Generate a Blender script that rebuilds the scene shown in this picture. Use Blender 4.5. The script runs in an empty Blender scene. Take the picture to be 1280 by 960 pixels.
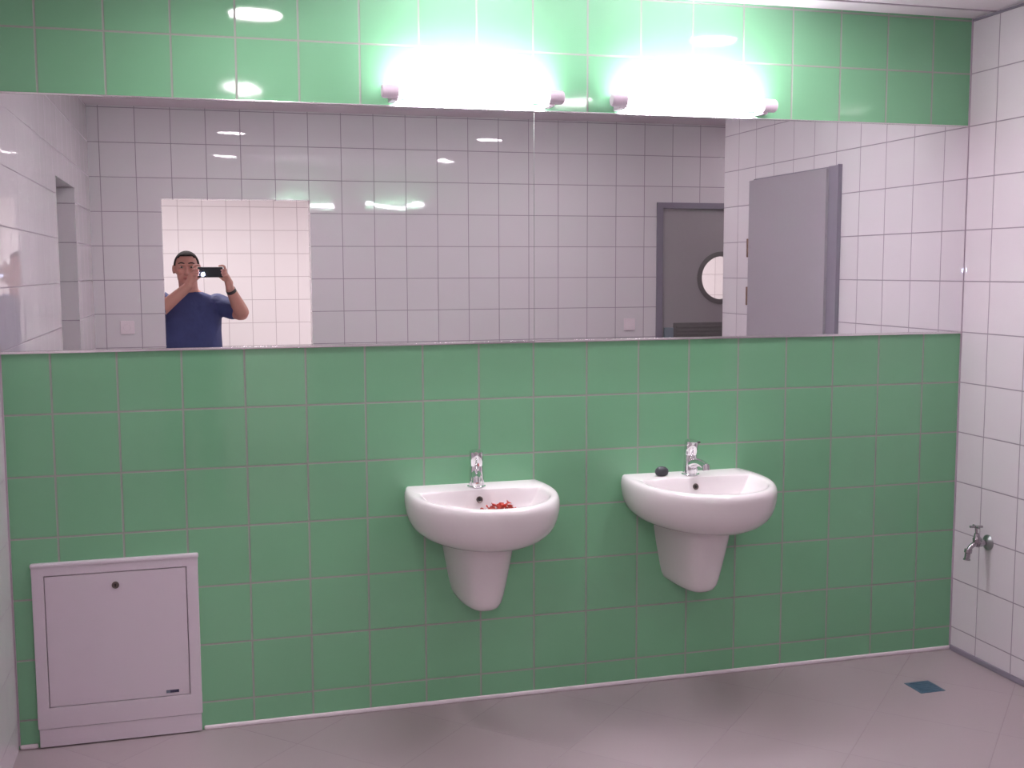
import bpy, bmesh, math, random
from mathutils import Vector, Matrix, Euler
S = bpy.context.scene
COL = S.collection
PI = math.pi
random.seed(7)

# ------------------------------------------------------------------ camera
CX, CY, CZ = 0.477, -3.785, 1.5475          # the lens of the phone
YAW, PITCH, ROLL = 0.269, -0.1023, -0.0038
fwd = Vector((math.sin(YAW)*math.cos(PITCH), math.cos(YAW)*math.cos(PITCH), math.sin(PITCH)))
ri0 = Vector((math.cos(YAW), -math.sin(YAW), 0)); up0 = ri0.cross(fwd)
ri = ri0*math.cos(ROLL) + up0*math.sin(ROLL); up = up0*math.cos(ROLL) - ri0*math.sin(ROLL)
CAM_M = Matrix(((ri.x, up.x, -fwd.x, CX), (ri.y, up.y, -fwd.y, CY), (ri.z, up.z, -fwd.z, CZ), (0, 0, 0, 1)))
cd = bpy.data.cameras.new('camera'); cam = bpy.data.objects.new('camera', cd); COL.objects.link(cam)
cam.matrix_world = CAM_M
cd.sensor_width = 36; cd.lens = 1391.8/1280*36; cd.clip_start = 0.004; cd.clip_end = 60
S.camera = cam
# ------------------------------------------------------------------ light levels
S.view_settings.view_transform = 'Standard'; S.view_settings.look = 'None'
S.view_settings.exposure = 0.38; S.view_settings.gamma = 1.0
S.view_settings.use_curve_mapping = False
S.cycles.max_bounces = 12; S.cycles.diffuse_bounces = 5; S.cycles.glossy_bounces = 6
S.cycles.caustics_reflective = True; S.cycles.blur_glossy = 1.0
S.cycles.sample_clamp_indirect = 25.0
TUBE = ((0.94, 0.92, 1.0), 98.0)
DOWN = ((1.0, 0.91, 0.95), 62.0)
FARL = ((1.0, 0.94, 0.95), 145.0)
FLASH = ((0.62, 0.68, 1.0), 420.0)
w = bpy.data.worlds.new('dim'); S.world = w; w.use_nodes = True
w.node_tree.nodes['Background'].inputs[0].default_value = (1, .88, .95, 1)
w.node_tree.nodes['Background'].inputs[1].default_value = 0.0

# ------------------------------------------------------------------ materials
def mat(name, col, rough=.5, metal=0., spec=.5, coat=0., emit=None, es=0., noise=None, bump=None, sss=0.):
    m = bpy.data.materials.new(name); m.use_nodes = True
    nt = m.node_tree; b = nt.nodes['Principled BSDF']
    b.inputs['Base Color'].default_value = (*col, 1); b.inputs['Roughness'].default_value = rough
    b.inputs['Metallic'].default_value = metal; b.inputs['Specular IOR Level'].default_value = spec
    b.inputs['Coat Weight'].default_value = coat; b.inputs['Coat Roughness'].default_value = .06
    if sss: b.inputs['Subsurface Weight'].default_value = sss; b.inputs['Subsurface Scale'].default_value = .01
    if emit:
        b.inputs['Emission Color'].default_value = (*emit, 1); b.inputs['Emission Strength'].default_value = es
    if noise:                                   # (scale, amount): faint mottling of the surface itself
        tc = nt.nodes.new('ShaderNodeTexCoord'); n = nt.nodes.new('ShaderNodeTexNoise')
        n.inputs['Scale'].default_value = noise[0]; n.inputs['Detail'].default_value = 4
        nt.links.new(tc.outputs['Object'], n.inputs['Vector'])
        mx = nt.nodes.new('ShaderNodeMix'); mx.data_type = 'RGBA'
        mx.inputs[6].default_value = (*[c*(1-noise[1]) for c in col], 1)
        mx.inputs[7].default_value = (*[min(1, c*(1+noise[1])) for c in col], 1)
        nt.links.new(n.outputs['Fac'], mx.inputs[0]); nt.links.new(mx.outputs[2], b.inputs['Base Color'])
    if bump:                                    # (scale, distance)
        tc = nt.nodes.new('ShaderNodeTexCoord'); n = nt.nodes.new('ShaderNodeTexNoise')
        n.inputs['Scale'].default_value = bump[0]; n.inputs['Detail'].default_value = 3
        nt.links.new(tc.outputs['Object'], n.inputs['Vector'])
        bp = nt.nodes.new('ShaderNodeBump'); bp.inputs['Distance'].default_value = bump[1]; bp.inputs['Strength'].default_value = 1
        nt.links.new(n.outputs['Fac'], bp.inputs['Height']); nt.links.new(bp.outputs[0], b.inputs['Normal'])
    return m

def tile_mat(name, col, grout, offx, offy, offz, s=.2, gw=.005, rough=.1, tilt=.0009, vary=.03, diag=False, wave=.0005):
    """glazed square tiles laid in world space, with recessed grout; every tile a hair out of true"""
    m = bpy.data.materials.new(name); m.use_nodes = True
    nt = m.node_tree; b = nt.nodes['Principled BSDF']; L = nt.links.new
    def M(op, a, c=None, d=None):
        n = nt.nodes.new('ShaderNodeMath'); n.operation = op
        for i, x in enumerate((a, c, d)):
            if x is None: continue
            if isinstance(x, (int, float)): n.inputs[i].default_value = x
            else: L(x, n.inputs[i])
        return n.outputs[0]
    g = nt.nodes.new('ShaderNodeNewGeometry'); p = nt.nodes.new('ShaderNodeSeparateXYZ'); L(g.outputs['Position'], p.inputs[0])
    nn = nt.nodes.new('ShaderNodeSeparateXYZ'); L(g.outputs['True Normal'], nn.inputs[0])
    if diag:
        X = M('MULTIPLY', M('ADD', p.outputs[0], p.outputs[1]), .70711); Y = M('MULTIPLY', M('SUBTRACT', p.outputs[0], p.outputs[1]), .70711)
        u = M('SUBTRACT', X, offx); v = M('SUBTRACT', Y, offy)
    else:
        isx = M('GREATER_THAN', M('ABSOLUTE', nn.outputs[0]), .7); isz = M('GREATER_THAN', M('ABSOLUTE', nn.outputs[2]), .7)
        ux = M('SUBTRACT', p.outputs[0], offx); uy = M('SUBTRACT', p.outputs[1], offy); uz = M('SUBTRACT', p.outputs[2], offz)
        u = M('ADD', M('MULTIPLY', uy, isx), M('MULTIPLY', ux, M('SUBTRACT', 1, isx)))
        v = M('ADD', M('MULTIPLY', uy, isz), M('MULTIPLY', uz, M('SUBTRACT', 1, isz)))
    u = M('DIVIDE', u, s); v = M('DIVIDE', v, s)
    iu = M('FLOOR', u); iv = M('FLOOR', v); fu = M('SUBTRACT', u, iu); fv = M('SUBTRACT', v, iv)
    eu = M('MINIMUM', fu, M('SUBTRACT', 1, fu)); ev = M('MINIMUM', fv, M('SUBTRACT', 1, fv)); e = M('MULTIPLY', M('MINIMUM', eu, ev), s)
    mr = nt.nodes.new('ShaderNodeMapRange'); mr.interpolation_type = 'SMOOTHSTEP'
    L(e, mr.inputs[0]); mr.inputs[1].default_value = gw*.38; mr.inputs[2].default_value = gw*.62      # 0 in the grout, 1 on the tile
    tile = mr.outputs[0]
    cb = nt.nodes.new('ShaderNodeCombineXYZ'); L(iu, cb.inputs[0]); L(iv, cb.inputs[1])
    wn = nt.nodes.new('ShaderNodeTexWhiteNoise'); wn.noise_dimensions = '3D'; L(cb.outputs[0], wn.inputs['Vector'])
    sp = nt.nodes.new('ShaderNodeSeparateColor'); L(wn.outputs['Color'], sp.inputs[0])
    ns = nt.nodes.new('ShaderNodeTexNoise'); ns.inputs['Scale'].default_value = 9; ns.inputs['Detail'].default_value = 1
    L(g.outputs['Position'], ns.inputs['Vector'])
    h = M('MULTIPLY', M('ADD', M('MULTIPLY', M('SUBTRACT', sp.outputs[0], .5), fu), M('MULTIPLY', M('SUBTRACT', sp.outputs[1], .5), fv)), tilt)
    h = M('ADD', h, M('MULTIPLY', ns.outputs['Fac'], wave))
    h = M('ADD', h, M('MULTIPLY', tile, .0006))
    bp = nt.nodes.new('ShaderNodeBump'); bp.inputs['Distance'].default_value = 1; bp.inputs['Strength'].default_value = 1
    L(h, bp.inputs['Height']); L(bp.outputs[0], b.inputs['Normal'])
    k = M('ADD', 1-vary/2, M('MULTIPLY', sp.outputs[2], vary))
    tc = nt.nodes.new('ShaderNodeMix'); tc.data_type = 'RGBA'; tc.blend_type = 'MULTIPLY'; tc.inputs[0].default_value = 1
    tc.inputs[6].default_value = (*col, 1); kc = nt.nodes.new('ShaderNodeCombineColor'); [L(k, kc.inputs[i]) for i in range(3)]
    L(kc.outputs[0], tc.inputs[7])
    mx = nt.nodes.new('ShaderNodeMix'); mx.data_type = 'RGBA'; L(tile, mx.inputs[0])
    mx.inputs[6].default_value = (*grout, 1); L(tc.outputs[2], mx.inputs[7]); L(mx.outputs[2], b.inputs['Base Color'])
    L(M('ADD', .75, M('MULTIPLY', tile, rough-.75)), b.inputs['Roughness'])
    return m

M_ = {}
GROUT_G = (.315, .345, .30); GROUT_W = (.31, .26, .30)
M_['green'] = tile_mat('glazed_green_tile', (.200, .460, .264), GROUT_G, 0, 0, .095, gw=.0064, rough=.06)
M_['white'] = tile_mat('glazed_white_tile', (.66, .60, .635), GROUT_W, .116, -.155, .095, gw=.0044, rough=.022)
M_['far'] = tile_mat('glazed_cream_tile', (.74, .70, .70), (.42, .37, .38), .082, -.155, .095, gw=.0045, rough=.1)
M_['floor'] = tile_mat('floor_tile', (.36, .295, .31), (.335, .275, .29), 1.09*.70711, 3.76*.70711, 0, s=.4, gw=.003, rough=.5, tilt=.0001, vary=.02, diag=True, wave=.0004)
M_['ceil'] = mat('ceiling_paint', (.74, .66, .70), .7, noise=(30, .015))
M_['mirror'] = mat('silvered_glass', (.90, .90, .91), .0, 1.)
M_['glassedge'] = mat('glass_edge', (.62, .66, .64), .15, 0, .6)
M_['alu'] = mat('satin_aluminium', (.80, .76, .78), .25, 1.)
M_['chrome'] = mat('chrome', (.82, .81, .83), .06, 1.)
M_['tapmetal'] = mat('dark_chrome', (.42, .39, .42), .16, 1.)  # chrome darkened so the tap stands out from the wall
M_['dchrome'] = mat('brushed_steel', (.34, .37, .36), .3, 1.)
M_['ceramic'] = mat('white_ceramic', (.74, .69, .695), .10, 0, .45)
M_['panel'] = mat('powder_coated_white', (.64, .57, .625), .38, bump=(400, .0001))
M_['panelgap'] = mat('panel_gap', (.25, .18, .22), .8)
M_['sticker'] = mat('dark_blue_sticker', (.03, .025, .07), .4)
M_['sticker2'] = mat('grey_blue_print', (.16, .19, .24), .4)
M_['skirt'] = mat('pale_skirting', (.80, .72, .76), .25)
M_['plastic'] = mat('white_plastic', (.74, .62, .67), .35)
M_['lampw'] = mat('lamp_end_cap', (.70, .60, .68), .4)
M_['tube'] = mat('lit_tube', (.9, .9, .9), .4, emit=TUBE[0], es=TUBE[1])
M_['down'] = mat('lit_diffuser', (.9, .9, .9), .5, emit=DOWN[0], es=DOWN[1])
M_['faradded'] = mat('added_far_diffuser', (.9, .9, .9), .5, emit=FARL[0], es=FARL[1])  # glow of the unseen lamps added in the far room
M_['door'] = mat('grey_door_laminate', (.34, .30, .335), .38, noise=(60, .02))
M_['darkdoor'] = mat('dark_grey_door_laminate', (.32, .285, .30), .42, noise=(60, .02))
M_['frame'] = mat('grey_steel_frame', (.23, .20, .25), .42)
M_['paleframe'] = mat('pale_steel_frame', (.44, .36, .42), .4)
M_['hinge'] = mat('hinge_steel', (.22, .13, .11), .35, .8)
M_['grille'] = mat('dark_grille', (.15, .135, .135), .5)
M_['lock'] = mat('blue_grey_lock_plate', (.25, .29, .33), .35, .4)
M_['glass'] = mat('clear_glass', (1, 1, 1), .0)
b = M_['glass'].node_tree.nodes['Principled BSDF']; b.inputs['Transmission Weight'].default_value = 1; b.inputs['IOR'].default_value = 1.45
M_['drain'] = mat('drain_steel', (.075, .135, .20), .4, .2)
M_['black'] = mat('dark_hole', (.015, .012, .012), .6)
M_['ring'] = mat('overflow_ring', (.16, .13, .12), .35, 1.)
M_['stone'] = mat('dark_grey_soap', (.045, .045, .055), .45, bump=(60, .002))
M_['red'] = mat('red_petal', (.70, .115, .085), .4, noise=(90, .35))
M_['redmark'] = mat('red_marking', (.35, .02, .02), .4)
M_['skin'] = mat('skin', (.46, .23, .185), .55, sss=.08)
M_['hair'] = mat('dark_hair', (.028, .022, .022), .9, spec=.15, bump=(300, .002))
M_['shirt'] = mat('navy_cotton', (.030, .040, .13), .8, noise=(12, .25), bump=(18, .01))
M_['trousers'] = mat('dark_blue_denim', (.03, .04, .075), .85, bump=(200, .001))
M_['shoe'] = mat('black_leather', (.02, .02, .02), .5)
M_['strap'] = mat('black_strap', (.02, .02, .022), .5)
M_['phone'] = mat('black_phone_shell', (.02, .02, .025), .3)
M_['lens'] = mat('lens_glass', (.01, .01, .02), .05, coat=1)
M_['led'] = mat('lit_flash', (1, 1, 1), .4, emit=FLASH[0], es=FLASH[1])
M_['eye'] = mat('eye_white', (.36, .30, .29), .3)
M_['lip'] = mat('lips', (.36, .13, .12), .5)

# ------------------------------------------------------------------ helpers
def link(name, bm, m, parent=None, smooth=True, mods=()):
    me = bpy.data.meshes.new(name); bmesh.ops.recalc_face_normals(bm, faces=bm.faces); bm.to_mesh(me); bm.free()
    ms = m if isinstance(m, (list, tuple)) else [m]
    for x in ms: me.materials.append(M_[x])
    if smooth:
        for p in me.polygons: p.use_smooth = True
        try: me.set_sharp_from_angle(angle=math.radians(38))
        except Exception: pass
    o = bpy.data.objects.new(name, me); COL.objects.link(o)
    if parent: o.parent = parent
    if smooth and name in ('panel_frame', 'panel_door', 'plinth', 'door_frame', 'door_leaf', 'frame_lip', 'cover_plate', 'mounting_rail', 'bracket', 'phone_body', 'lock_plate', 'vent_grille', 'rim', 'end_cap') or name.startswith('trim'):
        wn = o.modifiers.new('even_shading', 'WEIGHTED_NORMAL'); wn.keep_sharp = True
    return o
def tag(o, label=None, cat=None, group=None, kind=None):
    if label: o['label'] = label
    if cat: o['category'] = cat
    if group: o['group'] = group
    if kind: o['kind'] = kind
    return o
def empty(name, loc, label, cat, group=None, rz=0):
    o = bpy.data.objects.new(name, None); COL.objects.link(o); o.location = loc; o.rotation_euler = (0, 0, rz); o.empty_display_size = .1
    return tag(o, label, cat, group)
def box(bm, x0, x1, y0, y1, z0, z1, bevel=0, seg=2):
    r = bmesh.ops.create_cube(bm, size=1, matrix=Matrix.Translation(((x0+x1)/2, (y0+y1)/2, (z0+z1)/2)) @ Matrix.Diagonal((abs(x1-x0), abs(y1-y0), abs(z1-z0), 1)))
    if bevel:
        es = {e for v in r['verts'] for e in v.link_edges}
        bmesh.ops.bevel(bm, geom=list(es), offset=bevel, segments=seg, affect='EDGES', profile=.5)
def NB(): return bmesh.new()
def bx(*a, **k):
    bm = NB(); box(bm, *a, **k); return bm
def lathe(bm, prof, n=40, M=Matrix()):
    """prof: list of (r, z); closed at the ends"""
    rings = []
    for r, z in prof:
        rings.append([bm.verts.new(M @ Vector((max(r, 1e-5)*math.cos(2*PI*i/n), max(r, 1e-5)*math.sin(2*PI*i/n), z))) for i in range(n)])
    for a, c in zip(rings, rings[1:]):
        for i in range(n): bm.faces.new((a[i], a[(i+1) % n], c[(i+1) % n], c[i]))
    bm.faces.new(rings[0][::-1]); bm.faces.new(rings[-1])
    return bm
def tube(bm, pts, rad, n=16):
    """swept tube through pts; rad number or list"""
    pts = [Vector(p) for p in pts]; rs = rad if isinstance(rad, (list, tuple)) else [rad]*len(pts)
    ref = Vector((0, 0, 1)) if abs((pts[1]-pts[0]).normalized().z) < .9 else Vector((1, 0, 0)); rings = []
    for i, p in enumerate(pts):
        t = (pts[min(i+1, len(pts)-1)]-pts[max(i-1, 0)]).normalized()
        a = t.cross(ref).normalized(); c = t.cross(a).normalized()
        rings.append([bm.verts.new(p + (a*math.cos(2*PI*k/n)+c*math.sin(2*PI*k/n))*rs[i]) for k in range(n)])
    for a, c in zip(rings, rings[1:]):
        for i in range(n): bm.faces.new((a[i], a[(i+1) % n], c[(i+1) % n], c[i]))
    bm.faces.new(rings[0][::-1]); bm.faces.new(rings[-1])
    return bm
def bez(p0, p1, p2, n=10):
    p0, p1, p2 = map(Vector, (p0, p1, p2))
    return [p0*(1-t)**2 + p1*2*t*(1-t) + p2*t*t for t in [i/(n-1) for i in range(n)]]
def along(p, d):       # matrix that puts local z along d at p
    q = Vector(d).normalized().to_track_quat('Z', 'Y'); return Matrix.Translation(p) @ q.to_matrix().to_4x4()
def struct(name, bm, m, smooth=False, parent=None):
    o = link(name, bm, m, parent, smooth)
    if parent is None: o['kind'] = 'structure'
    return o

# ------------------------------------------------------------------ the room
XL, XR, YB, H, T = -.147, 3.372, -3.2, 2.505, .12
ZM0, ZM1 = 1.295, 2.095            # mirror band
YF = -6.2                          # end wall of the brighter room behind the camera
# front wall, green
bm = NB(); box(bm, XL-T, XR+T, 0, T, 0, H); struct('wall_front', bm, 'green')
# left wall with a doorway
bm = NB()
DL0, DL1, DLT = -1.64, -2.40, 1.975
box(bm, XL-T, XL, DL0, 0, 0, H); box(bm, XL-T, XL, YB-T, DL1, 0, H); box(bm, XL-T, XL, DL1, DL0, DLT, H)
struct('wall_left', bm, 'white')
bm = NB(); box(bm, XL-1.5, XL-T, DL1-T, DL1, 0, H); box(bm, XL-1.5, XL-T, DL0, DL0+T, 0, H); box(bm, XL-1.5-T, XL-1.5, DL1-T, DL0+T, 0, H)
struct('wall_side_passage', bm, 'white')
# right wall up to its outer corner, with a door in it
YC = -2.13
DR0, DR1, DRT = -.905, -1.765, 2.03
bm = NB()
box(bm, XR, XR+T, DR0, 0, 0, H); box(bm, XR, XR+T, YC, DR1, 0, H); box(bm, XR, XR+T, DR1, DR0, DRT, H)
struct('wall_right', bm, 'white')
XE = 5.0
bm = NB(); box(bm, XR+T, XE, YC, YC+T, 0, H); box(bm, XE, XE+T, YB-T, YC+T, 0, H); struct('wall_recess', bm, 'white')
# closet behind the grey door
bm = NB(); box(bm, XR+T+.9, XR+T+1, DR1-.1, DR0+.1, 0, H); box(bm, XR+T, XR+T+1, DR0+.1, DR0+.2, 0, H); struct('wall_closet', bm, 'white')
# rear wall: open doorway (the person stands beyond it) and the dark door to the right
OP0, OP1, OPT = .250, 1.120, 1.975
DD0, DD1, DDT = 3.405, 4.37, 1.99
bm = NB()
box(bm, XL, OP0, YB-T, YB, 0, H); box(bm, OP1, DD0, YB-T, YB, 0, H); box(bm, OP0, OP1, YB-T, YB, OPT, H)
box(bm, DD0, DD1, YB-T, YB, DDT, H); box(bm, DD1, XE, YB-T, YB, 0, H)
struct('wall_rear', bm, 'white')
# brighter room beyond
bm = NB(); box(bm, -2.2, 5.9, YF-T, YF, 0, H); struct('wall_far', bm, 'far')
bm = NB(); box(bm, -2.2-T, -2.2, YF-T, YB-T, 0, H); box(bm, -2.2, XL-T, YB-T, YB, 0, H); struct('wall_far_left', bm, 'far')
bm = NB(); box(bm, 5.9, 5.9+T, YF-T, YB-T, 0, H); box(bm, XE+T, 5.9, YB-T, YB, 0, H); struct('wall_far_right', bm, 'far')
struct('floor', bx(-2.4, 6.1, YF-T, T, -.1, 0), 'floor')
struct('ceiling', bx(-2.4, 6.1, YF-T, T, H, H+.1), 'ceil')

# skirting strips and joints
bm = NB(); box(bm, .434, XR-.004, -.009, 0, 0, .016, bevel=.005); struct('trim_1', bm, 'skirt')
bm = NB(); box(bm, XL+.004, -.088, -.009, 0, 0, .016, bevel=.005); struct('trim_2', bm, 'skirt')
bm = NB(); box(bm, XR-.010, XR, DR0+.09, -.010, 0, .022, bevel=.003); struct('trim_3', bm, 'frame')
bm = NB(); box(bm, XR-.005, XR, -.005, 0, .014, H); struct('trim_4', bm, 'paleframe')
bm = NB(); box(bm, XL, XL+.005, -.005, 0, .014, H); struct('trim_5', bm, 'paleframe')
bm = NB(); box(bm, XR-.012, XR, YC, -.012, H-.014, H-.006, bevel=.002); struct('trim_6', bm, 'frame')
bm = NB(); box(bm, XL, XR, -.135, -.125, H-.004, H, bevel=.001); struct('trim_7', bm, 'paleframe')

# ------------------------------------------------------------------ mirrors
MJ = 1.602
def mirror(x0, x1, label):
    r = empty('wall_mirror', ((x0+x1)/2, 0, ZM0), label, 'mirror', 'long wall mirrors'); cx = (x0+x1)/2
    bm = bx(x0-cx+.0008, x1-cx-.0008, -.005, -.0005, .003, ZM1-ZM0-.003)
    me = link('mirror_glass', bm, ['glassedge', 'mirror'], r, smooth=False).data
    for p in me.polygons: p.material_index = 1 if p.normal.y < -.9 else 0
    link('lower_edge_strip', bx(x0-cx, x1-cx, -.009, 0, -.006, .0025, bevel=.0015), 'alu', r)
    link('upper_edge_strip', bx(x0-cx, x1-cx, -.009, 0, ZM1-ZM0-.0025, ZM1-ZM0+.003, bevel=.0015), 'alu', r)
mirror(XL+.001, MJ, 'left pane of the long wall mirror, the one reflecting the person')
mirror(MJ, XR-.005, 'right pane of the long wall mirror, the one reflecting the grey doors')

# ------------------------------------------------------------------ tube lamps over the mirror
def tube_lamp(x0, x1, z, label):
    L = x1-x0; r = empty('wall_lamp', ((x0+x1)/2, 0, z), label, 'lamp', 'tube lamps above the mirror'); h = L/2
    link('mounting_rail', bx(-h+.03, h-.03, -.022, 0, -.016, .016, bevel=.004), 'lampw', r)
    bm = NB(); lathe(bm, [(.014, -h+.055), (.0175, -h+.058), (.0175, h-.058), (.014, h-.055)], 28, Matrix.Translation((0, -.064, 0)) @ Matrix.Rotation(PI/2, 4, 'Y'))
    link('glass_tube', bm, 'tube', r)
    for s in (-1, 1):
        bm = NB(); lathe(bm, [(.018, 0), (.0235, .004), (.0235, .052), (.019, .058), (.001, .058)], 28,
              Matrix.Translation((s*(h-.058), -.064, 0)) @ Matrix.Rotation(s*PI/2, 4, 'Y'))
        link('end_cap', bm, 'lampw', r)
        bm = NB(); box(bm, s*(h-.042)-.012, s*(h-.042)+.012, -.066, 0, -.030, -.008, bevel=.004); link('bracket', bm, 'lampw', r)
tube_lamp(1.062, 1.690, 2.135, 'lit tube lamp on green tiles above the mirror, the left one')
tube_lamp(1.866, 2.500, 2.135, 'lit tube lamp on green tiles above the mirror, the right one')

# ------------------------------------------------------------------ ceiling lamps
def down_lamp(x, y, label, m='down', rad=.095):
    r = empty('ceiling_lamp', (x, y, H), label, 'lamp', 'round ceiling lamps')
    bm = NB(); lathe(bm, [(rad+.03, 0), (rad+.03, -.010), (rad+.018, -.022), (rad, -.024), (rad, -.004), (.01, -.004)], 48); link('rim', bm, 'lampw', r)
    bm = NB(); lathe(bm, [(rad-.002, -.010), (rad-.002, -.020), (rad*.6, -.026), (.002, -.028)], 48); link('diffuser', bm, m, r)
down_lamp(.69, -.52, 'round ceiling lamp before the green wall over the white access panel')
down_lamp(2.53, -.52, 'round ceiling lamp before the green wall over the right washbasin')
down_lamp(.69, -2.2, 'round ceiling lamp near the open doorway in the rear wall')
down_lamp(2.50, -2.24, 'round ceiling lamp over the middle of the rear white wall')
down_lamp(4.25, -2.72, 'added round ceiling lamp brightening the recess before the dark door with a round window', 'down', .07)  # unseen lamp, added to lift the dark recess
down_lamp(.30, -4.75, 'unseen round ceiling lamp added to brighten the room beyond the open doorway', 'faradded', .16)  # unseen, added to bring the far room up in brightness
down_lamp(2.6, -4.9, 'unseen round ceiling lamp added beyond the rear wall, between doorway and dark door', 'faradded', .16)  # another added lamp, out of view, for the far room's brightness
down_lamp(4.4, -4.9, 'unseen round ceiling lamp added beyond the dark door with a round window', 'faradded', .16)  # added out of view to brighten what lies behind the round window

# ------------------------------------------------------------------ access panel
ap = empty('access_panel', (.173, 0, 0), 'square white metal access panel at the foot of the green wall', 'access panel')
hw = .257
bm = NB()
fz0, fz1, dz0, dz1, dx = .066, .612, .138, .571, .218
box(bm, -hw, -dx-.002, -.020, 0, fz0, fz1, bevel=.003); box(bm, dx+.002, hw, -.020, 0, fz0, fz1, bevel=.003)
box(bm, -hw-.0005, hw+.0005, -.0204, 0, dz1+.002, fz1+.0005, bevel=.003); box(bm, -hw-.0005, hw+.0005, -.0204, 0, fz0-.0005, dz0-.002, bevel=.003); box(bm, -hw-.003, hw+.003, -.0235, 0, fz1-.012, fz1+.003, bevel=.005)
link('panel_frame', bm, 'panel', ap)
link('rebate', bx(-dx-.004, dx+.004, -.008, 0, dz0-.004, dz1+.004), 'panelgap', ap, smooth=False)
dr = link('panel_door', bx(-dx, dx, -.019, -.004, dz0, dz1, bevel=.0015), 'panel', ap)
bm = NB(); lathe(bm, [(.0115, 0), (.0115, .003), (.009, .005), (.0065, .004), (.001, .004)], 24, along((-.003, -.019, .529), (0, -1, 0))); lk = link('lock', bm, 'ring', dr)
link('keyhole', bx(-.005, -.001, -.0245, -.0225, .524, .534), 'black', dr, smooth=False)
link('sticker', bx(.143, .184, -.0196, -.0188, .1475, .1575), 'sticker', dr, smooth=False)
link('sticker', bx(.143, .156, -.0199, -.0190, .1475, .1560), 'sticker2', dr, smooth=False)
link('sticker', bx(.189, .196, -.0196, -.0188, .1515, .1545), 'plastic', dr, smooth=False)
link('plinth', bx(-hw+.003, hw-.003, -.017, 0, .004, fz0-.0015, bevel=.002), 'panel', ap)

# ------------------------------------------------------------------ washbasins
def outline(t, a, ab, d, n=2.02):
    """half-moon seen from above; t 0..1 runs from the rear left corner round the front to the rear right; rear edge on y=0"""
    ys = -.135
    s = t*2-1                                       # -1..1
    k = abs(s)
    if k > .70:                                     # nearly straight flanks
        q = (k-.70)/.30; q = 1-q
        y = ys*q; x = ab + (a-ab)*(1-(1-q)**2)
    else:
        th = (1-k/.70)*PI/2
        x = a*abs(math.cos(th))**(2/n); y = ys - (d+ys)*abs(math.sin(th))**(2/n)
    return (math.copysign(x, s) if s else 0., y)
def loops_mesh(bm, loops, closed=True, cap0=False, cap1=False):
    R = [[bm.verts.new(p) for p in l] for l in loops]; n = len(R[0])
    for a, c in zip(R, R[1:]):
        for i in range(n if closed else n-1): bm.faces.new((a[i], a[(i+1) % n], c[(i+1) % n], c[i]))
    if cap0: bm.faces.new(R[0][::-1])
    if cap1: bm.faces.new(R[-1])
    return R
NT = 97
def ring(a, ab, d, z, y0=0., sc=1., ysc=1., zf=None, nb=15):
    pts = []
    for i in range(NT):
        x, y = outline(i/(NT-1), a, ab, d); pts.append((x*sc, y0 + y*ysc, z))
    xl, xr = pts[-1][0], pts[0][0]
    for i in range(1, nb+1):                         # straight rear edge
        u = i/(nb+1); pts.append((xl+(xr-xl)*u, y0, z))
    return [Vector(p) for p in pts]
BCX, BCY = 0., -.262
BOWL = [(.797, 1.0), (.7955, .975), (.790, .955), (.776, .925), (.752, .875), (.728, .80), (.706, .69), (.691, .54), (.682, .36), (.676, .17), (.675, .07)]
def inner_ring(q, z):
    """bowl contour: half-moon with a straight rear side near the rim, an egg lower down"""
    pts = []; tot = NT+15; o = ring(BA, BAB, BD, z)
    w = max(0., min(1., (1-q)/.45)); w = .12 + .88*w
    for i, p in enumerate(o):
        yy = -.21 + (p.y+.21)*.875; k_ = .018; hh = max(k_-abs(yy+.118), 0)/k_; yy = min(yy, -.118) - hh*hh*k_*.25
        p = Vector((p.x*.895, yy, z))
        dx_, dy_ = p.x-BCX, p.y-BCY
        a = math.atan2(dy_, dx_); ay = .186 if dy_ < 0 else .142
        e = Vector((BCX+.224*math.cos(math.atan2(dy_/ay, dx_/.224)), BCY+ay*math.sin(math.atan2(dy_/ay, dx_/.224)), z))
        r = p.lerp(e, w); cy = BCY + (1-q)*.02
        pts.append(Vector((BCX+(r.x-BCX)*q, cy+(r.y-BCY)*q, z)))
    return pts
BA, BAB, BD, BZ = .259, .243, .480, .797
def basin_mesh():
    bm = NB(); L = []
    # outer body from the underside to the rim
    for (z, k, ky) in [(.628, .30, .42), (.629, .42, .58), (.634, .58, .72), (.645, .73, .825), (.660, .835, .89), (.680, .912, .94), (.702, .955, .972), (.726, .982, .990), (.750, .997, .998), (.768, 1, 1), (.779, .996, .997), (.788, .985, .988), (.794, .970, .975), (.797, .948, .957)]:
        L.append(ring(BA, BAB, BD, z, sc=k, ysc=ky))
    # flat rim, then the half-moon bowl falling away inside it
    for (z, q) in BOWL: L.append(inner_ring(q, z))
    loops_mesh(bm, L, cap0=True, cap1=True)
    return bm
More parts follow.
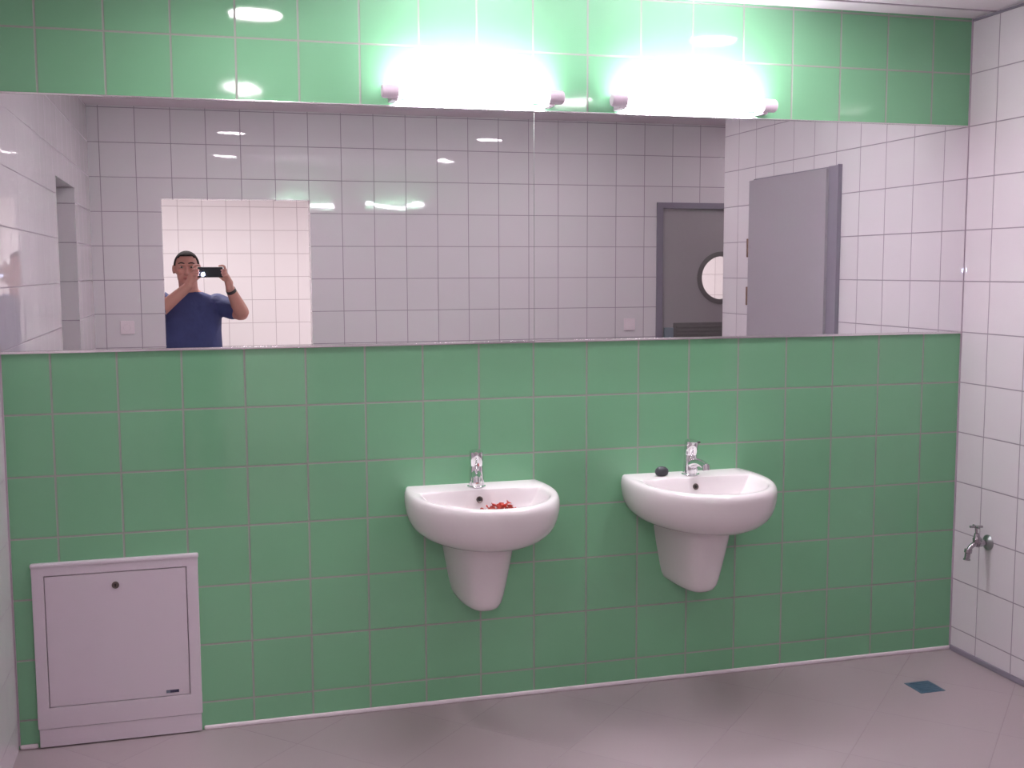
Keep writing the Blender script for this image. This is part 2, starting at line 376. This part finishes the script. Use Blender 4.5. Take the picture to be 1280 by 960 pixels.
def washbasin(x, label):
    r = empty('washbasin', (x, 0, 0), label, 'washbasin', 'washbasins on the green wall')
    link('bowl', basin_mesh(), 'ceramic', r)
    # half pedestal hiding the trap: U-shaped column narrowing downwards
    bm = NB(); L = []; n = 48
    prof = [(.660, .117, .300), (.630, .115, .294), (.59, .111, .282), (.54, .103, .268), (.49, .094, .254), (.445, .085, .241), (.418, .078, .231), (.400, .069, .216), (.389, .055, .195), (.385, .040, .16)]
    for z, hwid, d in prof:
        l = []
        for i in range(n+1):
            th = PI + PI*i/n; c, s = math.cos(th), math.sin(th)
            zz = z
            if z < .46: zz = z + (.46-z)*.0
            l.append(Vector((hwid*math.copysign(abs(c)**(2/3.0), c), d*math.copysign(abs(s)**(2/2.3), s)*1., zz)))
        L.append(l)
    loops_mesh(bm, L, closed=True, cap0=True, cap1=True)
    link('half_pedestal', bm, 'ceramic', r)
    # overflow ring on the rear slope
    bm = NB(); P = Vector((-.006, -.1330, .764)); lathe(bm, [(.0105, -.002), (.0115, .001), (.009, .003), (.0065, .001), (.0065, -.001), (.001, -.001)], 28, along(P, (0, -1, .30)))
    ov = link('overflow_ring', bm, 'ring', r)
    bm = NB(); lathe(bm, [(.0075, .0005), (.001, .0022)], 20, along(P, (0, -1, .30))); link('overflow_hole', bm, 'black', ov)
    bm = NB(); lathe(bm, [(.022, .674), (.022, .678), (.016, .680), (.002, .679)], 28, Matrix.Translation((0, -.235, 0))); link('drain_plug', bm, 'chrome', r)
    return r
B1, B2 = 1.373, 2.178
washbasin(B1, 'white half-moon washbasin with red scraps in its bowl')
washbasin(B2, 'white half-moon washbasin with a dark stone on its rim')
def mixer(x, label, rz=0.):
    r = empty('mixer_tap', (x, -.072, .797), label, 'tap', 'mixer taps on the washbasins', rz)
    bm = NB(); lathe(bm, [(.0285, 0), (.0285, .004), (.0245, .006), (.0235, .03), (.0215, .052), (.0205, .066), (.018, .070), (.005, .071)], 36)
    link('body', bm, 'chrome', r)
    bm = NB()
    p = bez((0, -.010, .036), (0, -.06, .062), (0, -.108, .044), 12)
    tube(bm, p, [.0165, .016, .0152, .0146, .014, .0134, .0130, .0126, .0124, .0124, .0126, .0128], 22)
    link('spout', bm, 'chrome', r)
    bm = NB(); lathe(bm, [(.0105, 0), (.0128, .002), (.0128, .019), (.009, .022), (.001, .022)], 26, along((0, -.104, .053), (0, -.18, -1))); ae = link('aerator', bm, 'chrome', r)
    bm = NB(); lathe(bm, [(.0195, .070), (.0208, .073), (.0222, .094), (.0228, .108), (.021, .116), (.012, .1195), (.001, .120)], 36, Matrix.Translation((0, 0, .0)) @ Matrix.Translation((0, 0, .07)) @ Matrix.Rotation(math.radians(9), 4, 'X') @ Matrix.Translation((0, 0, -.07)))
    hd = link('handle', bm, 'chrome', r)
    bm = NB(); tube(bm, bez((0, -.012, .110), (0, -.035, .122), (0, -.058, .1205), 8), [.0125, .0125, .0118, .011, .0102, .0094, .0085, .006], 16)
    for v in bm.verts: v.co.z = .114 + (v.co.z-.114)*.55
    link('lever', bm, 'chrome', hd)
    r.scale = (1.14, 1.14, 1.1)
    link('colour_mark', bx(-.003, .003, -.0236, -.019, .084, .092, bevel=.001), 'redmark', hd)
    return r
mixer(B1-.002, 'chrome mixer tap on the washbasin with red scraps', math.radians(-14))
mixer(B2+.0, 'chrome mixer tap on the washbasin with the dark stone', math.radians(2))
# dark soap-like stone on the right basin
bm = NB(); lathe(bm, [(.012, 0), (.020, .004), (.0245, .012), (.022, .019), (.013, .025), (.002, .027)], 20)
for v in bm.verts: v.co += Vector((math.sin(v.co.z*200+v.co.x*90)*.0012, math.sin(v.co.x*150)*.001, 0)); v.co.y *= .72
o = link('stone', bm, 'stone', None); o.scale = (1.1, 1.1, 1.3); o.location = (2.067, -.068, .7975); tag(o, 'small dark grey stone-like lump on the rim of the right washbasin', 'stone')
# red scraps in the left basin
def bowl_floor(x, y):
    """height of the inner bowl at local x,y"""
    dy = y-BCY; ay = .186 if dy < 0 else .142; q = math.hypot(x/.224, dy/ay)
    for (z1, k1), (z0, k0) in zip(BOWL, BOWL[1:]):
        if k0 <= q <= k1: return z0+(z1-z0)*(q-k0)/(k1-k0)
    return .675 if q < .07 else .797
def petal(seed):
    rnd = random.Random(seed); bm = NB(); n = 9; G = []
    cu, tw = rnd.uniform(.5, 1.0), rnd.uniform(-.6, .6)
    for i in range(n):
        row = []
        for j in range(n):
            u, v = i/(n-1)*2-1, j/(n-1)*2-1
            x, y = u*math.sqrt(1-v*v/2), v*math.sqrt(1-u*u/2)
            z = cu*(x*x+y*y)*.55 + .16*math.sin(3*x+seed)+.14*math.sin(4*y+seed*2)+tw*x*y*.5
            row.append(bm.verts.new((x*.0125, y*.0105*(1+.2*x), z*.0105)))
        G.append(row)
    for i in range(n-1):
        for j in range(n-1): bm.faces.new((G[i][j], G[i+1][j], G[i+1][j+1], G[i][j+1]))
    bmesh.ops.solidify(bm, geom=list(bm.faces), thickness=.0012)
    me = bpy.data.meshes.new('red_scrap'); bmesh.ops.recalc_face_normals(bm, faces=bm.faces); bm.to_mesh(me); bm.free(); me.materials.append(M_['red'])
    for p in me.polygons: p.use_smooth = True
    return me
pm = [petal(s) for s in range(6)]
def scrap(x, y, dz, i, label, group='red scraps heaped in the washbasin'):
    o = bpy.data.objects.new('red_scrap', pm[i % 6]); COL.objects.link(o)
    o.location = (B1+x, y, bowl_floor(x, y)+.006+dz); o.rotation_euler = (random.uniform(-.9, .9), random.uniform(-.9, .9), random.uniform(0, 6.28))
    tag(o, label, 'scrap', group)
HEAPL = 'curled red scrap in the heap inside the left washbasin'
k = 0
for layer, (n, w_, d_) in enumerate([(18, .085, .040), (16, .078, .032), (14, .070, .024), (12, .060, .018), (9, .045, .012)]):
    for j in range(n):
        ang = j*2.39996; rr = math.sqrt((j+.5)/n)
        scrap(.038+rr*w_*math.cos(ang), -.200+rr*d_*math.sin(ang), layer*.014, k, HEAPL); k += 1
scrap(-.032, -.165, .002, 3, 'single red scrap lying apart, left of the heap in the left washbasin')

# ------------------------------------------------------------------ garden-type tap on the right wall
wt = empty('wall_tap', (XR, -.205, .491), 'chrome bib tap with a cross handle on the white right wall', 'tap')
bm = NB(); lathe(bm, [(.030, 0), (.030, .003), (.024, .010), (.012, .013), (.011, .014)], 32, along((0, 0, 0), (-1, 0, 0))); link('rosette', bm, 'dchrome', wt)
bm = NB(); tube(bm, [(-.010, 0, 0), (-.03, 0, 0), (-.034, 0, 0), (-.044, 0, 0), (-.048, 0, 0), (-.058, 0, .0)], [.011, .011, .0150, .0150, .0165, .013], 20)
tube(bm, bez((-.052, 0, .0), (-.075, 0, -.002), (-.088, 0, -.026), 8), [.0115, .0112, .0105, .0098, .0092, .009, .009, .0095], 18)
link('body', bm, 'tapmetal', wt)
bm = NB(); lathe(bm, [(.0145, 0), (.0145, .014), (.0105, .016), (.0105, .036), (.0135, .039), (.0135, .043), (.006, .044)], 24, along((-.088, 0, -.02), (-.15, 0, -1))); link('hose_nozzle', bm, 'tapmetal', wt)
bm = NB(); lathe(bm, [(.0165, 0), (.0165, .014), (.0130, .018), (.0085, .034), (.0055, .036), (.0055, .060)], 24, along((-.05, 0, .006), (-.12, 0, 1))); st = link('valve_stem', bm, 'tapmetal', wt)
bm = NB(); tp = Vector((-.0570, 0, .066))
tube(bm, [tp+Vector((-.024, .006, 0)), tp, tp+Vector((.024, -.006, 0))], [.0045, .0052, .0045], 14); tube(bm, [tp+Vector((-.006, -.024, 0)), tp, tp+Vector((.006, .024, 0))], [.0045, .0052, .0045], 14)
link('cross_handle', bm, 'tapmetal', wt)

# ------------------------------------------------------------------ floor drain
fd = empty('floor_drain', (3.012, -.338, 0), 'small square dark metal drain cover in the floor', 'drain')
link('rim', bx(-.052, .052, -.052, .052, 0, .0022, bevel=.0008), 'drain', fd)
bm = NB()
for i in range(7): box(bm, -.041, .041, -.040+i*.0125, -.0345+i*.0125, .002, .0034, bevel=.0005)
link('grate', bm, 'drain', fd)

# ------------------------------------------------------------------ switches and sockets on the rear wall
def socket(x, z, label):
    r = empty('wall_socket', (x, YB, z), label, 'socket', 'white sockets on the rear wall')
    link('cover_plate', bx(-.040, .040, 0, .009, -.040, .040, bevel=.004), 'plastic', r)
    bm = NB(); lathe(bm, [(.021, 0), (.021, .002), (.0195, .003), (.018, .0015), (.001, .0015)], 32, along((0, .009, 0), (0, 1, 0))); link('outlet', bm, 'plastic', r)
socket(.035, 1.215, 'white socket on the rear wall, left of the open doorway')
socket(3.215, 1.180, 'white socket on the rear wall beside the dark door')

# ------------------------------------------------------------------ doors
# door 1: grey, in the right wall; hinges on the far side
d1 = bpy.data.objects.new('door_1', None); COL.objects.link(d1); d1.location = (XR, (DR0+DR1)/2, 0); d1['kind'] = 'structure'
hd = (DR0-DR1)/2
bm = NB(); box(bm, -.020, T, hd-.085, hd, 0, DRT, bevel=.003); box(bm, -.006, T, -hd, -hd+.02, 0, DRT, bevel=.002); box(bm, -.006, T, -hd, hd-.085, DRT-.012, DRT, bevel=.002)
link('door_frame', bm, 'frame', d1)
link('frame_lip', bx(-.022, -.0, hd-.002, hd+.004, 0, DRT+.003, bevel=.001), 'frame', d1)
lf = link('door_leaf', bx(-.034, .006, -hd+.002, hd-.080, .008, DRT-.010, bevel=.002), 'door', d1)
for z in (1.66, 1.40, .30):
    bm = NB(); lathe(bm, [(.008, -.05), (.0095, -.048), (.0095, -.002), (.008, 0), (.0095, .002), (.0095, .048), (.008, .05)], 18, Matrix.Translation((-.030, -hd-.004, z)))
    link('hinge', bm, 'hinge', lf)
bm = NB(); lathe(bm, [(.024, 0), (.024, .008), (.010, .010), (.010, .045)], 24, along((-.034, hd-.14, 1.05), (-1, 0, 0))); tube(bm, [(-.074, hd-.14, 1.05), (-.078, hd-.17, 1.05), (-.078, hd-.26, 1.05)], .009, 14)
link('door_handle', bm, 'alu', lf)
# door 2: dark grey with a round window
d2 = bpy.data.objects.new('door_2', None); COL.objects.link(d2); d2.location = ((DD0+DD1)/2, YB, 0); d2['kind'] = 'structure'
wd = (DD1-DD0)/2
bm = NB(); box(bm, -wd, -wd+.045, -T, .012, 0, DDT, bevel=.003); box(bm, wd-.045, wd, -T, .012, 0, DDT, bevel=.003); box(bm, -wd, wd, -T, .0117, DDT-.04, DDT, bevel=.003)
link('door_frame', bm, 'frame', d2)
# leaf with a circular hole
bm = NB(); RW, wx, wz = .158, .0, 1.487; x0, x1, z0, z1 = -wd+.047, wd-.047, .008, DDT-.042
y0, y1 = -.050, -.010; N = 64
def sq(t):
    th = 2*PI*t; c, s = math.cos(th), math.sin(th)
    kx = ((x1-wx) if c > 0 else (wx-x0))/max(abs(c), 1e-6); kz = ((z1-wz) if s > 0 else (wz-z0))/max(abs(s), 1e-6); q = min(kx, kz); return (wx+q*c, wz+q*s)
ts = sorted([i/N for i in range(N)] + [(math.atan2(b_-wz, a_-wx)/(2*PI)) % 1 for a_ in (x0, x1) for b_ in (z0, z1)])
Ls = []
for y, kind in ((y1, 'c'), (y1, 's'), (y0, 's'), (y0, 'c'), (y1, 'c')):
    Ls.append([Vector((wx+RW*math.cos(2*PI*t), y, wz+RW*math.sin(2*PI*t))) if kind == 'c' else Vector((sq(t)[0], y, sq(t)[1])) for t in ts])
loops_mesh(bm, Ls); bmesh.ops.remove_doubles(bm, verts=bm.verts, dist=1e-6)
lf2 = link('door_leaf', bm, 'darkdoor', d2, smooth=False)
bm = NB(); Q = []
for i in range(48):
    th = 2*PI*i/48
    Q.append([Vector((wx+r_*math.cos(th), y_, wz+r_*math.sin(th))) for r_, y_ in ((RW-.012, -.056), (RW+.020, -.056), (RW+.020, -.004), (RW+.012, -.001), (RW-.012, -.004))])
Q.append(Q[0]); R = [[bm.verts.new(p) for p in l] for l in Q[:-1]]
for i in range(48):
    a, c = R[i], R[(i+1) % 48]
    for j in range(5): bm.faces.new((a[j], a[(j+1) % 5], c[(j+1) % 5], c[j]))
pr = link('window_ring', bm, 'grille', lf2)
bm = NB(); lathe(bm, [(RW-.010, -.003), (RW-.010, .003)], 48, along((wx, -.03, wz), (0, 1, 0))); link('window_pane', bm, 'glass', pr)
bm = NB(); box(bm, -.350, .350, -.012, -.004, .86, 1.185, bevel=.002)
for i in range(12): box(bm, -.330, .330, -.006, .000, .875+i*.025, .889+i*.025, bevel=.002)
link('vent_grille', bm, 'grille', lf2)
bm = NB(); box(bm, -wd+.062, -wd+.128, -.012, .010, .98, 1.155, bevel=.004); lk = link('lock_plate', bm, 'lock', lf2)
bm = NB(); tube(bm, [(-wd+.09, .008, 1.08), (-wd+.09, .05, 1.08), (-wd+.11, .056, 1.08), (-wd+.21, .056, 1.08)], .009, 14); link('door_handle', bm, 'alu', lk)

# ------------------------------------------------------------------ the person with the phone, seen in the mirror
PX, PY = .385, -4.12
pe = empty('person', (PX, PY, 0), 'person in a navy T-shirt standing in the open doorway, holding up a phone', 'person')
def LC(r, u, bk): return Vector((CX, CY, CZ)) + ri*r + up*u - fwd*bk     # a point given from the phone's lens
O = Vector((PX, PY, 0))
def ball(bm, c, r, seg=20):
    c = Vector(c)-O; M = Matrix.Translation(c) @ Matrix.Diagonal((*(r if isinstance(r, (tuple, list)) else (r, r, r)), 1))
    bmesh.ops.create_uvsphere(bm, u_segments=seg, v_segments=seg//2+2, radius=1, matrix=M)
def limb(bm, pts, rs, n=16, caps=True):
    P = [Vector(p)-O for p in pts]
    # resample with a smooth curve
    Q, R = [], []
    for i in range(len(P)-1):
        p0 = P[max(i-1, 0)]; p1 = P[i]; p2 = P[i+1]; p3 = P[min(i+2, len(P)-1)]
        for k in range(5):
            t = k/5; Q.append(.5*((2*p1)+(p2-p0)*t+(2*p0-5*p1+4*p2-p3)*t*t+(3*p1-p0-3*p2+p3)*t**3)); R.append(rs[i]*(1-t)+rs[i+1]*t)
    Q.append(P[-1]); R.append(rs[-1])
    tube(bm, Q, R, n)
    if caps:
        for q, r in ((Q[0], R[0]), (Q[-1], R[-1])):
            bmesh.ops.create_uvsphere(bm, u_segments=14, v_segments=9, radius=r*.995, matrix=Matrix.Translation(q))
def loft(bm, rings, n=40, e=2.3):
    L = []
    for z, cx, cy, hx, hy in rings:
        l = []
        for i in range(n):
            c, s = math.cos(2*PI*i/n), math.sin(2*PI*i/n)
            l.append(Vector((cx+hx*math.copysign(abs(c)**(2/e), c), cy+hy*math.copysign(abs(s)**(2/e), s), z))-O)
        L.append(l)
    loops_mesh(bm, L, cap0=True, cap1=True)
def fuse(o, vox, it=4, fac=.5):
    m = o.modifiers.new('fuse', 'REMESH'); m.mode = 'VOXEL'; m.voxel_size = vox; m.use_smooth_shade = True
    s = o.modifiers.new('soften', 'SMOOTH'); s.iterations = it; s.factor = fac
HX, HY, HZ = .372, -4.045, 1.556
SR, SL = Vector((.565, -4.125, 1.322)), Vector((.190, -4.13, 1.345))
ER, EL = Vector((.722, -3.985, 1.262)), Vector((.120, -3.955, 1.225))
WR, WL = LC(.188, -.118, .035), LC(-.075, -.098, .040)
def arm(bm, S_, E_, W_, g=0., upto=None):
    a = [S_, S_.lerp(E_, .5), E_, E_.lerp(W_, .35), W_]; r = [.066+g, .056+g, .048+g, .046+g, .029+g]
    if upto is not None:                                 # sleeve only
        a = [S_, S_.lerp(E_, .35), S_.lerp(E_, upto)]; r = [.070+g, .066+g, .064+g]
        limb(bm, a, r, 18, True); return
    limb(bm, a, r, 18)
bm = NB()
loft(bm, [(.84, .385, -4.12, .165, .115), (.93, .385, -4.115, .185, .135), (1.03, .385, -4.105, .190, .150), (1.14, .385, -4.11, .185, .138), (1.25, .385, -4.12, .192, .125), (1.33, .383, -4.125, .185, .100), (1.385, .382, -4.12, .115, .075), (1.42, .380, -4.11, .066, .062)])
limb(bm, [(.382, -4.115, 1.36), (.378, -4.095, 1.44), (.374, -4.065, 1.52)], [.074, .062, .062])
ball(bm, (HX, HY-.018, HZ+.022), (.080, .098, .098), 28); ball(bm, (HX, HY+.012, HZ-.040), (.064, .076, .078), 24)   # skull, jaw
ball(bm, (HX, HY+.062, HZ-.085), (.030, .026, .026))                                                   # chin
ball(bm, (HX, HY+.078, HZ+.036), (.050, .016, .013))                                                   # brow
limb(bm, [(HX, HY+.082, HZ+.018), (HX, HY+.098, HZ-.012), (HX, HY+.102, HZ-.026)], [.008, .011, .014], 10)   # nose
for s in (-1, 1):
    ball(bm, (HX+s*.012, HY+.094, HZ-.028), (.008, .009, .007), 12)
    ball(bm, (HX+s*.040, HY+.062, HZ-.012), (.024, .022, .022), 14)                                     # cheek
    ball(bm, (HX+s*.084, HY-.010, HZ+.004), (.011, .020, .032), 14)                                     # ear
ball(bm, (HX, HY+.082, HZ-.056), (.022, .010, .008), 12)                                               # mouth
arm(bm, SR, ER, WR); arm(bm, SL, EL, WL)
# right hand: palm behind the phone's right end, fingers over its top and end, thumb along the back
def finger(bm, pts, r0=.0092, r1=.0072):
    n = len(pts); limb(bm, [LC(*p) for p in pts], [r0+(r1-r0)*i/(n-1) for i in range(n)], 10)
limb(bm, [WR, LC(0.172, -.062, .033), LC(0.154, -.028, .031)], [.027, .024, .021], 14)
limb(bm, [LC(0.188, -.085, .038), LC(0.168, -.045, .040), LC(0.158, -.020, .036)], [.024, .020, .015], 14)
finger(bm, [(0.154, -.012, .032), (0.150, .022, .026), (0.130, .034, .008), (0.106, .032, .002)])
finger(bm, [(0.158, -.018, .032), (0.156, .004, .014), (0.142, .008, -.006), (0.118, .006, -.008)])
finger(bm, [(0.160, -.030, .032), (0.157, -.014, .014), (0.142, -.011, -.006), (0.120, -.012, -.008)])
finger(bm, [(0.162, -.042, .034), (0.157, -.030, .014), (0.143, -.029, -.005), (0.125, -.029, -.007)], .0085, .0066)
finger(bm, [(0.172, -.068, .030), (0.148, -.062, .024), (0.126, -.048, .022), (0.106, -.032, .0235)], .0115, .0090)
limb(bm, [WL, LC(-.066, -.068, .036), LC(-.056, -.032, .032)], [.027, .024, .021], 14)
limb(bm, [LC(-.085, -.09, .042), LC(-.070, -.048, .040), LC(-.062, -.022, .036)], [.022, .020, .015], 14)
finger(bm, [(-.056, -.012, .032), (-.050, .022, .026), (-.036, .036, .010), (-.020, .036, .006)])
finger(bm, [(-.060, -.018, .032), (-.058, .004, .014), (-.046, .008, -.004), (-.030, .007, -.007)])
finger(bm, [(-.061, -.030, .032), (-.058, -.014, .014), (-.046, -.011, -.004), (-.031, -.011, -.007)])
finger(bm, [(-.062, -.042, .034), (-.058, -.030, .014), (-.046, -.029, -.004), (-.032, -.029, -.006)], .0085, .0066)
finger(bm, [(-.070, -.070, .032), (-.046, -.062, .026), (-.026, -.048, .022), (-.006, -.034, .0235)], .0115, .0090)
for s in (-1, 1):
    x = PX+s*.088
    limb(bm, [(x, -4.12, .90), (x+s*.006, -4.115, .68), (x+s*.012, -4.105, .50), (x+s*.016, -4.13, .33), (x+s*.018, -4.135, .10)], [.098, .084, .060, .058, .040], 20)
    limb(bm, [(x+s*.018, -4.15, .06), (x+s*.03, -4.07, .045), (x+s*.042, -3.98, .030)], [.040, .036, .026], 14)
body = link('body', bm, 'skin', pe); fuse(body, .0045, 5, .5)
# clothes
bm = NB(); g = .012
loft(bm, [(.825, .385, -4.12, .190, .145), (.90, .385, -4.115, .202, .155), (1.03, .385, -4.105, .206, .168), (1.14, .385, -4.11, .202, .156), (1.25, .385, -4.12, .207, .142), (1.335, .383, -4.125, .198, .115), (1.385, .382, -4.12, .135, .092), (1.408, .381, -4.115, .082, .074)])
arm(bm, SR, ER, WR, .004, .62); arm(bm, SL, EL, WL, .004, .62)
shirt = link('shirt', bm, 'shirt', pe); fuse(shirt, .008, 5, .5)
bm = NB()
loft(bm, [(.76, .385, -4.12, .182, .128), (.86, .385, -4.12, .184, .136), (.93, .385, -4.118, .190, .140)])
for s in (-1, 1):
    x = PX+s*.090
    limb(bm, [(x, -4.12, .86), (x+s*.006, -4.115, .66), (x+s*.012, -4.108, .48), (x+s*.016, -4.13, .30), (x+s*.018, -4.135, .075)], [.104, .094, .078, .072, .066], 20, False)
tr = link('trousers', bm, 'trousers', pe); fuse(tr, .009, 4, .5)
for s in (-1, 1):
    bm = NB(); x = PX+s*.108
    ball(bm, (x, -4.15, .062), (.047, .070, .058)); ball(bm, (x+s*.012, -4.03, .045), (.050, .125, .046)); ball(bm, (x+s*.006, -4.09, .055), (.048, .10, .055))
    for v in bm.verts: v.co.z = max(v.co.z, .003)
    sh = link('shoe', bm, 'shoe', pe); fuse(sh, .006, 3, .5)
# short hair: a close cap over the skull
bm = NB(); ball(bm, (HX, HY-.020, HZ+.026), (.0845, .1015, .1010), 40)
dead = []
c = Vector((HX, HY-.020, HZ+.026))-O
for f in bm.faces:
    q = f.calc_center_median()-c
    line = .048 + .0 if q.y > .045 else (-.005 if q.y > -.02 else -.055)
    if q.z < line + (.35*max(0, q.y-.02)): dead.append(f)
bmesh.ops.delete(bm, geom=dead, context='FACES')
hair = link('hair', bm, 'hair', pe); so = hair.modifiers.new('thick', 'SOLIDIFY'); so.thickness = .007
for s in (-1, 1):
    bm = NB(); ball(bm, (HX+s*.031, HY+.0705, HZ+.016), (.0125, .011, .0065), 14); ey = link('eye', bm, 'eye', pe)
    bm = NB(); ball(bm, (HX+s*.031, HY+.0795, HZ+.016), (.0055, .0035, .0055), 12); link('pupil', bm, 'black', ey)
    bm = NB(); limb(bm, [(HX+s*.014, HY+.089, HZ+.040), (HX+s*.032, HY+.088, HZ+.045), (HX+s*.050, HY+.076, HZ+.040)], [.004, .0045, .003], 8); link('eyebrow', bm, 'hair', pe)
bm = NB(); ball(bm, (HX, HY+.088, HZ-.056), (.022, .006, .0065), 14); link('lips', bm, 'lip', pe)
bm = NB(); d = (WR-ER).normalized(); m = along(WR-O-d*.022, d); lathe(bm, [(.030, -.011), (.0335, -.011), (.0335, .011), (.030, .011)], 28, m); wt_ = link('watch_strap', bm, 'strap', pe)

# the phone
ph = empty('phone', LC(.049, -.010, .008), 'small black phone with lit flash held up by the person in the doorway', 'phone')
ph.rotation_euler = CAM_M.to_euler()
link('phone_body', bx(-.083, .083, -.034, .034, -.005, .005, bevel=.0045, seg=3), 'phone', ph)
bm = NB(); lathe(bm, [(.0062, -.0062), (.0062, -.0056), (.004, -.0052), (.0001, -.0052)], 24, Matrix.Translation((-.049, .010, 0))); link('lens', bm, 'lens', ph)
bm = NB(); lathe(bm, [(.010, -.0075), (.010, -.0045), (.0001, -.0045)], 24, Matrix.Translation((-.049, -.014, 0))); link('flash', bm, 'led', ph)
